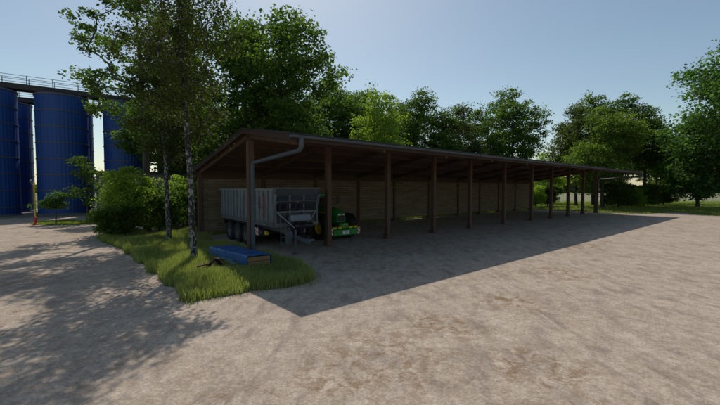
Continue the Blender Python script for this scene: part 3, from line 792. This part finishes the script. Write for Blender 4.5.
# eaves board and half-round gutter
slab(OVER-.02, OVER+.02, -.02, -.27, ex0+.03, ex1-.03, M['fascia'], 'eaves_board')
g = MB(); GR = .105; gy = -(OVER+.05+GR); gz = ZG-.05
prof = [(math.cos(t)*GR, math.sin(t)*GR) for t in [PI+PI*k/10 for k in range(11)]]
inner = [(x*.88, z*.88) for x, z in prof[::-1]]
g.add([(x, gy+y, gz+z) for x in (ex0-.08, ex1+.08) for y, z in prof+inner], [(k, (k+1) % 22, 22+(k+1) % 22, 22+k) for k in range(22)], True)
for x in (ex0-.08, ex1+.06):
    g.add([(xx, gy+y, gz+z) for xx in (x, x+.02) for y, z in prof], [tuple(range(11)), tuple(range(11, 22))]+[(k, k+1, k+12, k+11) for k in range(10)])
g.build('gutter', M['zinc'], shed)
for x in [ex0+.3+i*1.25 for i in range(40)]:
    MB().add([(xx, gy+y*1.08, gz+z*1.08) for xx in (x, x+.04) for y, z in prof], [(k, k+1, k+12, k+11) for k in range(10)], True).build('gutter_bracket', M['zinc'], shed)
for s, xo in ((.12, .0), (LEN, .0)):
    yp_ = -(PW+.09); x = s+xo+.02
    zt = gz-GR; pts = [(x+.0, gy, zt+.05), (x, gy, zt-.30), (x, gy+.07, zt-.42), (x, gy+.2, zt-.49), (x, yp_-.12, 4.62), (x, yp_-.02, 4.56), (x, yp_, 4.44), (x, yp_, .12), (x, yp_-.06, .04)]
    if s: pts = [(x, gy, zt+.05), (x, gy, zt-.3), (x, gy+.07, zt-.4), (x, gy+.2, zt-.45), (x, yp_-.12, 4.68), (x, yp_-.02, 4.62), (x, yp_, 4.5), (x, yp_, .12), (x, yp_-.06, .04)]
    dp = MB().tube(pts, .095, 12).build('downpipe', M['zinc'], shed)
    for z in (1.2, 3.4): MB().lathe([(.096, z-.03), (.115, z-.03), (.115, z+.03), (.096, z+.03)], 12, Matrix.Translation((x, yp_, 0))).build('pipe_clamp', M['zinc'], dp)
# back wall, in bays between posts, lifted off the ground
for i in range(len(SP)-1):
    o = MB().box((SP[i]+PW+.003, WID-.03, .30), (SP[i+1]-PW-.003, WID+.05, ZE-RT-.552)).build('wall_panel', M['wall'], shed)
# ------------------------------------------------------------------ trailer
def wheel(parent, x, y, r, w, rim_m, side, name='wheel', lugs=0, hub=.55):
    """wheel part with tyre and rim sub-parts; axis along y"""
    Mx = Matrix.Translation((x, y, r)) @ Matrix.Rotation(PI/2, 4, 'X')
    ax = MB().lathe([(.0, -w*.3), (.12, -w*.3), (.12, w*.3), (0, w*.3)], 16, Mx).build(name, M['trim'], parent)
    ty = MB(); ri = r*hub
    ty.lathe([(ri, -w*.42), (ri*1.06, -w*.5), (r*.9, -w*.5), (r*.985, -w*.4), (r, -w*.2), (r, w*.2), (r*.985, w*.4), (r*.9, w*.5), (ri*1.06, w*.5), (ri, w*.42), (ri, -w*.42)], 40, Mx)
    if lugs:
        for k in range(lugs):
            for sgn in (-1, 1):
                a = 2*PI*(k+(.5 if sgn > 0 else 0))/lugs
                Q = Mx @ Matrix.Rotation(a, 4, 'Z') @ Matrix.Translation((r-.005, 0, sgn*w*.24)) @ Matrix.Rotation(sgn*R(35), 4, 'X')
                ty.box((-.02, -.03, -w*.25), (.035, .03, w*.25), Q)
    ty.build('tyre', M['rubber'], ax)
    s = -side   # the rim dish opens outwards
    rm = MB().lathe([(ri*1.0, -w*.4), (ri*1.02, s*w*.44), (ri*.9, s*w*.42), (ri*.82, s*w*.2), (ri*.45, s*w*.12), (ri*.38, s*w*.3), (0, s*w*.32)], 32, Mx)
    rm.build('rim', rim_m, ax)
    hb = MB()
    for k in range(8):
        a = 2*PI*k/8; hb.lathe([(.022, 0), (.022, .05), (0, .06)], 8, Mx @ Matrix.Rotation(a, 4, 'Z') @ Matrix.Translation((ri*.6, 0, s*w*.15)) @ (Matrix.Identity(4) if s > 0 else Matrix.Rotation(PI, 4, 'X')))
    hb.build('wheel_nuts', M['trim'], ax)

def build_trailer():
    org = gp(224.9, 217.6, 1.59)  # unused guide
    org = F0 + U*(1.12+1.275) + Nn*(-7.55)
    t = thing('forage_trailer', 'silver grey forage trailer with ribbed sides and three axles parked in the first bay', 'trailer', (org.x, org.y, .008), math.atan2(Nn.y, Nn.x))
    L = 8.1; W = 1.275; z0 = 1.55; z1 = 3.40
    for sgn, nm in ((-1, 'side_wall'), (1, 'side_wall')):
        y = sgn*W
        m = MB().box((.05, y-.03, z0), (L, y+.03, z1-.02))
        n = 15; m2 = m
        for i in range(n):
            x = .12+(L-.3)*i/(n-1)
            m.prism([(x, z0+.09), (x+.13, z0+.09), (x+.13, z1-.14), (x, z1-.14)], y+sgn*.03, y+sgn*.085)
        o = m.build(nm, M['trailer'], t)
        MB().box((-.02, y-.07, z1-.14), (L+.02, y+.1 if sgn > 0 else y+.07, z1), bev=.01).build('top_rail', M['trailer'], t)
        MB().box((0, y-.06, z0-.16), (L, y+.1*1, z0+.085), bev=.01).build('bottom_rail', M['trailer_dark'], t)
        # ragged mudguard
        mg = MB(); mx = [1.35, 2.78, 4.21]
        mg.box((.5, y-.38*1 if sgn > 0 else y-.05, 1.30), (5.05, y+.05 if sgn > 0 else y+.38, 1.34))
        mg.box((.5, y-.03, 1.05), (.53, y+.33 if sgn < 0 else y+.02, 1.3)); mg.box((5.02, y-.03, 1.0), (5.05, y+.33 if sgn < 0 else y+.02, 1.3))
        mg.build('mudguard', M['black'], t)
        for x in mx: wheel(t, x, sgn*(W-.22), .63, .44, M['rimgrey'], sgn)
    MB().box((.05, -W, z0-.02), (L, W, z0+.05)).build('floor', M['trailer_dark'], t)
    # rear: tailgate hinged outwards at top with dark arm
    MB().box((0, -W+.04, z0), (.06, W-.04, z1-.1)).build('tailgate', M['trailer_dark'], t)
    for sgn in (-1, 1):
        MB().prism([(-.5, z1+.03), (0, z1-.02), (.05, z1-.5), (-.04, z1-.5), (-.12, z1-.2), (-.5, z1-.06)], sgn*W-.04, sgn*W+.04).build('tailgate_arm', M['trailer_dark'], t)
        MB().tube([(-.05, sgn*(W+.09), 2.2), (.05, sgn*(W+.09), 1.5)], .03, 8).build('tailgate_ram', M['trim'], t)
    # front bulkhead: open mesh windows on top, sloping lower sheet
    f = MB(); x = L
    for y in (-W, -W*.33, W*.33, W):
        yy = max(-W+.04, min(W-.04, y)); f.box((x-.02, yy-.05, z0-.1), (x+.09, yy+.05, z1-.36))
    f.box((x-.04, -W, 2.62), (x+.10, W, 2.74)); f.box((x-.04, -W, 2.12), (x+.10, W, 2.22)); f.box((x-.04, -W, z0-.15), (x+.10, W, z0+.03))
    f.build('front_frame', M['trailer_dark'], t)
    MB().prism([(x-.05, z1-.36), (x+.05, z1-.36), (x+.34, z1-.02), (x+.34, z1+.03), (x-.05, z1+.03)], -W-.02, W+.02).build('header', M['trailer_dark'], t)
    b = MB().box((x-.03, -W+.05, z0), (x-.01, W-.05, 2.15)); b.build('bulkhead_sheet', M['trim'], t)
    ms = MB()
    for i in range(26): ms.box((x, -W+.05+i*.1, 2.74), (x+.008, -W+.058+i*.1, z1-.34))
    for i in range(4): ms.box((x+.009, -W+.05, 2.78+i*.07), (x+.015, W-.05, 2.786+i*.07))
    ms.build('mesh_screen', M['trim'], t)
    # tilted dark window flaps
    for y0 in (-1.1, .08):
        q = MB(); Q = Matrix.Translation((x+.12, y0, 2.30)) @ Matrix.Rotation(R(12), 4, 'Y')
        q.box((0, 0, 0), (.03, 1.0, .05), Q); q.box((0, 0, .36), (.03, 1.0, .42), Q); q.box((0, 0, .05), (.03, .08, .36), Q); q.box((0, .92, .05), (.03, 1.0, .36), Q); q.box((0, .42, .05), (.03, .5, .36), Q)
        q.build('screen_flap', M['black'], t)
    for sgn in (-1, 1):
        MB().prism([(x-.02, z1-.3), (x+.32, z1-.3), (x+.09, 2.5), (x-.02, 1.9)], sgn*W-.025, sgn*W+.025).build('gusset', M['trailer'], t)
        MB().beam((x+.1, sgn*1.15, 2.15), (x+.35, sgn*.3, 1.35), .06, .06).build('brace', M['trailer'], t)
    # drive housing
    dh = MB(); Q = Matrix.Translation((x+.12, -.1, 1.62)) @ Matrix.Rotation(R(-18), 4, 'Y')
    dh.box((0, -.45, -.05), (.42, .75, .32), Q, bev=.05); dh.build('drive_cover', M['trailer'], t)
    h2 = MB(); h2.lathe([(.0, -.55), (.15, -.55), (.19, -.4), (.15, -.3), (.15, .3), (.19, .4), (.15, .55), (0, .55)], 20, Matrix.Translation((x+.3, .25, 1.42)) @ Matrix.Rotation(PI/2, 4, 'X')); h2.build('drive_motor', M['black'], t)
    # chassis and drawbar
    for y in (-.45, .45): MB().box((.2, y-.06, 1.02), (x+.1, y+.06, 1.36)).build('chassis_rail', M['trailer_dark'], t)
    for i in range(7): MB().box((.5+i*1.15, -.385, 1.1), (.6+i*1.15, .385, 1.3)).build('cross_member', M['trailer_dark'], t)
    for xx in (1.35, 2.78, 4.21): MB().tube([(xx, -1.0, .63), (xx, 1.0, .63)], .07, 10).build('axle', M['trim'], t)
    for y in (-.45, .45):
        MB().box((1.1, y-.05, .72), (4.5, y+.05, .84)).build('leaf_spring', M['trim'], t)
        for xx in (.9, 2.06, 3.5, 4.7): MB().box((xx-.05, y-.06, .8), (xx+.05, y+.06, 1.05)).build('spring_hanger', M['trim'], t)
    for sgn in (-1, 1): MB().beam((x-.9, sgn*.45, 1.1), (x+1.35, sgn*.08, .72), .12, .2).build('drawbar_arm', M['trailer_dark'], t)
    MB().box((x+1.25, -.14, .6), (x+1.6, .14, .86), bev=.02).build('drawbar_head', M['trailer_dark'], t)
    ht = MB().tube([(x+1.58, 0, .72), (x+1.8, 0, .70)], .06, 10); ht.lathe([(.05,-.04),(.1,-.04),(.1,.04),(.05,.04),(.05,-.04)], 16, Matrix.Translation((x+1.86, 0, .7))); ht.build('hitch_eye', M['trim'], t)
    jk = MB().box((x+.4, -.36, .55), (x+.5, -.26, 1.25)); jk.box((x+.42, -.34, .12), (x+.48, -.28, .55)); jk.box((x+.3, -.43, .0), (x+.6, -.19, .035)); jk.build('jack_leg', M['trailer_dark'], t)
    cone = MB().prism([(x+.12, 1.2), (x+.55, 1.2), (x+.38, .5), (x+.28, .5)], -.75, -.5); cone.build('toolbox', M['trailer_dark'], t)
    ss = MB()
    for y in (-.98, -.72): ss.tube([(x+.16, y, .45), (x+.13, y, 2.1)], .02, 6)
    for k in range(5): ss.tube([(x+.16-.004*k, -.98, .55+k*.33), (x+.16-.004*k, -.72, .55+k*.33)], .018, 6)
    ss.build('front_ladder', M['rail'], t)
    for k, (y0, y1) in enumerate(((-.2, .05), (.1, .0), (.3, -.05))):
        MB().tube([(x+.12, y0, 1.9), (x+.45, y0*.8, 1.55), (x+.85, y1, 1.0), (x+1.25, y1, 1.05), (x+1.5, y1*.5, .95)], .018, 6).build('hose', M['black'], t)
    MB().tube([(x+.0, .0, 1.05), (x+1.2, 0, .95)], .05, 8).build('drive_shaft', M['black'], t)
    # side marker boards
    for sgn in (-1, 1):
        w = MB().box((5.75, sgn*(W+.02)-.01, .80), (6.15, sgn*(W+.02)+.01, 1.22)); w.build('warning_board', M['warning'], t)
        MB().box((5.9, sgn*(W-.35)-.02, 1.2), (6.0, sgn*(W+.0)+.02, 1.36)).build('board_bracket', M['trim'], t)
        for xx in (.5, 2.7, 4.9, 7.2): MB().box((xx, sgn*(W+.105)-.01, z0-.08), (xx+.14, sgn*(W+.105)+.01, z0-.03)).build('side_marker', M['amber'], t)
    tk = MB().lathe([(0, 0), (.2, 0), (.22, .04), (.22, .76), (.2, .8), (0, .8)], 20, Matrix.Translation((5.0, -.75, .85)) @ Matrix.Rotation(PI/2, 4, 'Y')); tk.build('air_tank', M['trim'], t)
    MB().prism([(6.75, .9), (7.0, .9), (7.0, .97), (6.8, 1.1), (6.75, 1.1)], -1.2, -1.05).build('wheel_chock', M['yellow'], t)
    # lettering up the side
    yy = -W-.095
    text_mesh('GIGANT', .36, M['red'], 'lettering', t, (7.02, yy, 2.5), (PI/2, -PI/2, 0), .95)
    text_mesh('ASW', .32, M['navy'], 'lettering', t, (6.45, yy, 2.62), (PI/2, -PI/2, 0), 1)
    em = MB().prism([(5.42, 2.35), (5.62, 2.35), (5.56, 2.6), (5.7, 2.58), (5.52, 2.95), (5.46, 2.7), (5.36, 2.72)], yy-.004, yy+.006); em.build('emblem', M['navy'], t)
build_trailer()

# ------------------------------------------------------------------ tractor
def build_tractor():
    org = F0 + U*6.95 + Nn*(-3.0-1.4+.55)
    t = thing('tractor', 'green tractor with yellow wheels and front weight parked in the second bay', 'tractor', (org.x, org.y, .008), math.atan2(Nn.y, Nn.x))
    for sgn in (-1, 1):
        wheel(t, 1.38, sgn*1.03, .76, .5, M['yellow'], sgn, 'front_wheel', 20, .52)
        wheel(t, -1.35, sgn*1.02, .98, .64, M['yellow'], sgn, 'rear_wheel', 22, .52)
    MB().box((-1.5, -.3, .55), (1.9, .3, 1.15), bev=.05).build('chassis', M['trim'], t)
    MB().tube([(1.38, -.8, .68), (1.38, .8, .68)], .11, 10).build('front_axle', M['green'], t)
    MB().tube([(-1.35, -.8, .95), (-1.35, .8, .95)], .17, 12).build('rear_axle', M['green'], t)
    # hood: lofted sections
    secs = [(-.15, .48, 1.12, 2.08), (.6, .46, 1.08, 2.06), (1.4, .43, 1.05, 1.98), (1.95, .39, 1.05, 1.83), (2.12, .33, 1.12, 1.64)]
    vs = []; fs = []; k = 9
    for x, w, zb, zt in secs:
        for (a, b) in ((-1, 0), (-1, .45), (-.94, .75), (-.7, .94), (0, 1), (.7, .94), (.94, .75), (1, .45), (1, 0)): vs.append((x, a*w, zb+(zt-zb)*b))
    for i in range(len(secs)-1):
        for j in range(k-1): fs.append((i*k+j, i*k+j+1, (i+1)*k+j+1, (i+1)*k+j))
        fs.append((i*k+k-1, i*k, (i+1)*k, (i+1)*k+k-1))
    fs += [tuple(range(k)), tuple(range((len(secs)-1)*k, len(secs)*k))]
    hd = MB().add(vs, fs, True).build('hood', M['green'], t)
    MB().box((2.0, -.27, 1.16), (2.15, .27, 1.52), bev=.03).build('grille', M['black'], hd)
    for sgn in (-1, 1):
        MB().box((2.06, sgn*.17-.1, 1.54), (2.16, sgn*.17+.1, 1.64), bev=.02).build('headlight', M['lens'], hd)
        MB().box((.0, sgn*.463-.008, 1.62), (1.3, sgn*.463+.008, 1.70)).build('yellow_stripe', M['yellow'], hd)
        MB().box((.3, sgn*.45-.02, 1.2), (1.2, sgn*.45+.02, 1.5)).build('side_grille', M['black'], hd)
        # front fenders
        fe = MB(); 
        Mx = Matrix.Translation((1.38, sgn*1.03, .76)) @ Matrix.Rotation(PI/2, 4, 'X')
        fe.lathe([(.83, -.26), (.85, 0), (.83, .26)], 14, Mx, R(35), R(150)); fe.build('front_fender', M['black'], t)
        Mr = Matrix.Translation((-1.35, sgn*1.0, .98)) @ Matrix.Rotation(PI/2, 4, 'X')
        MB().lathe([(1.02, -.34), (1.07, -.3), (1.07, .3), (1.02, .34)], 18, Mr, R(40), R(165)).build('rear_fender', M['green'], t)
    # cab
    z0, z1 = 1.35, 2.66
    cb = MB(); corners = [(-.25, .62, .0), (-1.75, .70, .0)]
    for sgn in (-1, 1):
        cb.beam((-.18, sgn*.5, 1.2), (-.35, sgn*.66, z1), .07, .07); cb.beam((-1.05, sgn*.72, 1.2), (-1.05, sgn*.70, z1), .07, .07); cb.beam((-1.85, sgn*.7, 1.5), (-1.75, sgn*.68, z1), .07, .07)
        cb.beam((-.2, sgn*.5, 1.25), (-1.85, sgn*.72, 1.3), .06, .1)
    cb.beam((-.35, -.66, z1-.03), (-.35, .66, z1-.03), .06, .08); cb.beam((-1.75, -.68, z1-.03), (-1.75, .68, z1-.03), .06, .08)
    cb.box((-1.85, -.7, 1.05), (-.15, .7, 1.24)); cabf = cb.build('cab_frame', M['black'], t)
    gl = MB()
    for sgn in (-1, 1):
        gl.add([(-.22, sgn*.51, 1.3), (-1.03, sgn*.71, 1.3), (-1.03, sgn*.69, z1-.08), (-.36, sgn*.65, z1-.08)], [(0,1,2,3)])
        gl.add([(-1.08, sgn*.71, 1.3), (-1.82, sgn*.7, 1.5), (-1.74, sgn*.67, z1-.08), (-1.08, sgn*.69, z1-.08)], [(0,1,2,3)])
    gl.add([(-.19, -.47, 1.95), (-.19, .47, 1.95), (-.34, .62, z1-.08), (-.34, -.62, z1-.08)], [(0,1,2,3)])
    gl.add([(-1.84, -.67, 1.5), (-1.84, .67, 1.5), (-1.75, .64, z1-.08), (-1.75, -.64, z1-.08)], [(0,1,2,3)])
    gl.build('cab_window', M['glass'], t)
    rf = MB().box((-1.95, -.78, z1), (-.12, .78, z1+.24), bev=.08).build('cab_roof', M['green'], t)
    for y in (-.55, -.3, .3, .55): MB().box((-.13, y-.08, z1+.05), (-.08, y+.08, z1+.16), bev=.015).build('work_light', M['lens'], rf)
    MB().lathe([(.08,0),(.08,.04),(.065,.06),(.06,.16),(.03,.19),(0,.2)], 14, Matrix.Translation((-.6, -.6, z1+.24))).build('beacon', M['amber'], rf)
    st = MB().box((-1.5, -.28, 1.24), (-1.0, .28, 1.62), bev=.05); st.box((-1.6, -.26, 1.6), (-1.42, .26, 2.3), bev=.05); st.build('seat', M['black'], t)
    sw = MB().tube([(-.45, 0, 1.3), (-.65, 0, 1.85)], .03, 8); sw.tube([(-.66+.07*math.cos(a)*.3, .2*math.cos(a), 1.86+.2*math.sin(a)*.5) for a in [2*PI*k/14 for k in range(15)]], .018, 6); sw.build('steering_wheel', M['black'], t)
    ex = MB().tube([(-.12, .68, 1.3), (-.12, .68, 2.85), (-.2, .68, 2.98)], .06, 12); ex.build('exhaust', M['trim'], t)
    for sgn in (-1, 1):
        mr = MB().tube([(-.3, sgn*.66, 2.5), (-.1, sgn*1.1, 2.55), (-.08, sgn*1.32, 2.52)], .022, 8)
        mr.box((-.12, sgn*1.34-.12, 2.2), (-.05, sgn*1.34+.12, 2.68), bev=.02); mr.build('mirror', M['black'], t)
    stp = MB(); 
    for k in range(3): stp.box((-.9, -.95, .45+k*.3), (-.5, -.68, .48+k*.3))
    stp.box((-.92, -.97, .4), (-.88, -.93, 1.3)); stp.box((-.52, -.97, .4), (-.48, -.93, 1.3)); stp.build('steps', M['black'], t)
    t.scale = (1.05, 1.05, 1.05)
    # front linkage weight
    fw = MB().box((2.2, -.96, .30), (2.62, .96, .72), bev=.06).build('front_weight', M['green'], t)
    MB().box((2.1, -.36, .7), (2.5, .36, 1.08), bev=.08).build('weight_block', M['green'], fw)
    for y in (-.82, -.42, .42, .82): MB().box((2.23, y-.14, .74), (2.6, y+.14, .86), bev=.03).build('yellow_cap', M['yellow'], fw)
    MB().box((2.622, -.26, .40), (2.632, .26, .62)).build('number_plate', M['white'], fw)
    text_mesh('22', .2, M['navy'], 'lettering', fw, (2.636, 0, .505), (PI/2, 0, PI/2), 1.2)
    em = MB().lathe([(0, 0), (.13, 0), (.13, .02), (.10, .03)], 20, Matrix.Translation((2.5, 0, .9)) @ Matrix.Rotation(PI/2, 4, 'Y')); em.build('emblem', M['yellow'], fw)
    for sgn in (-1, 1):
        MB().box((2.56, sgn*1.06-.1, .34), (2.585, sgn*1.06+.1, .76)).build('warning_board', M['warning'], fw)
    for sgn in (-1, 1): MB().beam((1.9, sgn*.28, .6), (2.3, sgn*.35, .55), .06, .14).build('lift_arm', M['trim'], t)
build_tractor()

# ------------------------------------------------------------------ blue pack of timber
A = gp(247.7, 267.2); B = gp(270, 264.0); HB = .64
A = gp(247.5, 267.7, .2); axn = (gp(270, 264.8, .2)-A); A.z = 0; w = 1.02; ex = axn.normalized()
C = gp(209.7, 246.6, HB+.02); C.z = 0; ln = (C-A); L = ln.length; ey = ln.normalized()
t = thing('timber_pack', 'long low pack of boards under a bright blue cover in the grass', 'timber pack', A)
def q3(a, b, z): return A*0 + ex*a + ey*b + Vector((0, 0, z))
w = 1.0
cov = MB(); th = .025
# cover: inverted U shell with sagging top
nx, ny = 6, 14; vs = []; fs = []
ring = [(-.02, .02), (-.02, .25), (-.02, HB-.02), (.03, HB+.03), (.3, HB+.02), (.5, HB+.035), (.7, HB+.02), (w-.03, HB+.03), (w+.02, HB-.02), (w+.02, .25), (w+.02, .02)]
rr = random.Random(3)
for j in range(ny+1):
    for (a, z) in ring: vs.append(q3(a+rr.uniform(-.014, .014), L*j/ny, z+rr.uniform(-.02, .016)))
for j in range(ny):
    for k in range(len(ring)-1): a = j*len(ring)+k; fs.append((a, a+1, a+1+len(ring), a+len(ring)))
fs.append(tuple(range(ny*len(ring), (ny+1)*len(ring))))
co = cov.add(vs, fs, False).build('cover', M['tarp'], t); md = co.modifiers.new('thickness', 'SOLIDIFY'); md.thickness = .012
for r_ in range(3):
    for c_i in range(1):
        b = MB(); x0 = .03+c_i*.475; z0 = .03+r_*.195
        b.add([q3(x0+dx*.935, y, z0+dz*.175) for y in (.03, L-.05) for dx, dz in ((0,0),(1,0),(1,1),(0,1))], [(0,1,2,3),(7,6,5,4),(0,4,5,1),(1,5,6,2),(2,6,7,3),(3,7,4,0)])
        b.build('board', M['plank'], t)
for y in (L*.22, L*.52, L*.8):
    s_ = MB(); s_.add([q3(a*1.0+(-.006 if a < .5 else .006), yy, z+.014) for yy in (y, y+.05) for a, z in ring], [(k, k+1, k+12, k+11) for k in range(10)]); 
    so = s_.build('strap', M['tarp'], t); m2 = so.modifiers.new('thickness', 'SOLIDIFY'); m2.thickness = .006

# ------------------------------------------------------------------ scrap in the grass
def junk(name, label, cat, px, py, pts, wh, m, z=.05, loc=None):
    p = gp(px, py); t_ = MB()
    for a, b in zip(pts[:-1], pts[1:]): t_.beam(a, b, *wh)
    o = t_.build(name, M[m]); o.location = (p.x, p.y, z+.1); tag(o, label, cat, 'scrap in the grass'); return o
junk('rusty_beam', 'rusty dark iron beam propped up, in the middle of the scrap in the grass', 'beam', 214, 272.5, [(-.3, 0, .1), (.05, .08, .42), (.34, .16, .3)], (.17, .06), 'rust')
junk('bent_strip', 'bent dark metal strip leaning on the rusty beam', 'metal strip', 215, 272, [(-.2, -.15, .05), (.0, .0, .42), (.35, -.1, .1)], (.2, .03), 'black')
junk('teal_board', 'worn pale teal board at the right end of the scrap', 'board', 226, 270.5, [(-.35, .1, .36), (.1, -.02, .3), (.45, -.2, .16)], (.2, .04), 'teal')
junk('scrap_plank', 'short brown plank lying flat at the left end of the scrap', 'plank', 203, 275.5, [(-.22, 0, .2), (.2, .12, .3)], (.24, .05), 'rust')
for k, (px, py, lab) in enumerate([(197, 277.5, 'leftmost broken brick of the scrap heap'), (207, 276, 'broken brick between the flat plank and the rusty beam')]):
    p = gp(px, py); o = MB().box((-.12, -.07, 0), (.13, .07, .1), Matrix.Rotation(.5+k, 4, 'Z') @ Matrix.Rotation(.2, 4, 'X'), bev=.012).build('brick', M['brick']); o.location = (p.x, p.y, .16); tag(o, lab, 'brick', 'scrap in the grass')

# ------------------------------------------------------------------ light
sd_ = Vector((.308, -1.277, -1.631)).normalized()
sl = bpy.data.lights.new('sun', 'SUN'); sl.energy = 2.6; sl.angle = R(.5); sl.color = (1, .93, .84)
so = bpy.data.objects.new('sun', sl); COL.objects.link(so); so.rotation_euler = sd_.to_track_quat('-Z', 'Y').to_euler(); so.location = (0, 0, 40)
w_ = bpy.data.worlds.new('World'); S.world = w_; w_.use_nodes = True
nt = w_.node_tree; sky = nt.nodes.new('ShaderNodeTexSky'); sky.sky_type = 'NISHITA'; sky.sun_disc = False
sky.sun_elevation = math.asin(-sd_.z); sky.sun_rotation = math.atan2(-sd_.x, -sd_.y)
sky.air_density = 1.0; sky.dust_density = .8; sky.ozone_density = 1.4
tint = nt.nodes.new('ShaderNodeMix'); tint.data_type = 'RGBA'; tint.blend_type = 'MULTIPLY'; tint.inputs[0].default_value = 1
tint.inputs[7].default_value = (1.0, .985, .87, 1); nt.links.new(sky.outputs[0], tint.inputs[6])
nt.links.new(tint.outputs[2], nt.nodes['Background'].inputs['Color']); nt.nodes['Background'].inputs['Strength'].default_value = .105
S.view_settings.view_transform = 'Standard'; S.view_settings.look = 'None'; S.view_settings.exposure = .07; S.view_settings.gamma = 1
S.cycles.max_bounces = 8; S.cycles.transmission_bounces = 4; S.cycles.diffuse_bounces = 6
S.render.resolution_x = 1024; S.render.resolution_y = 576
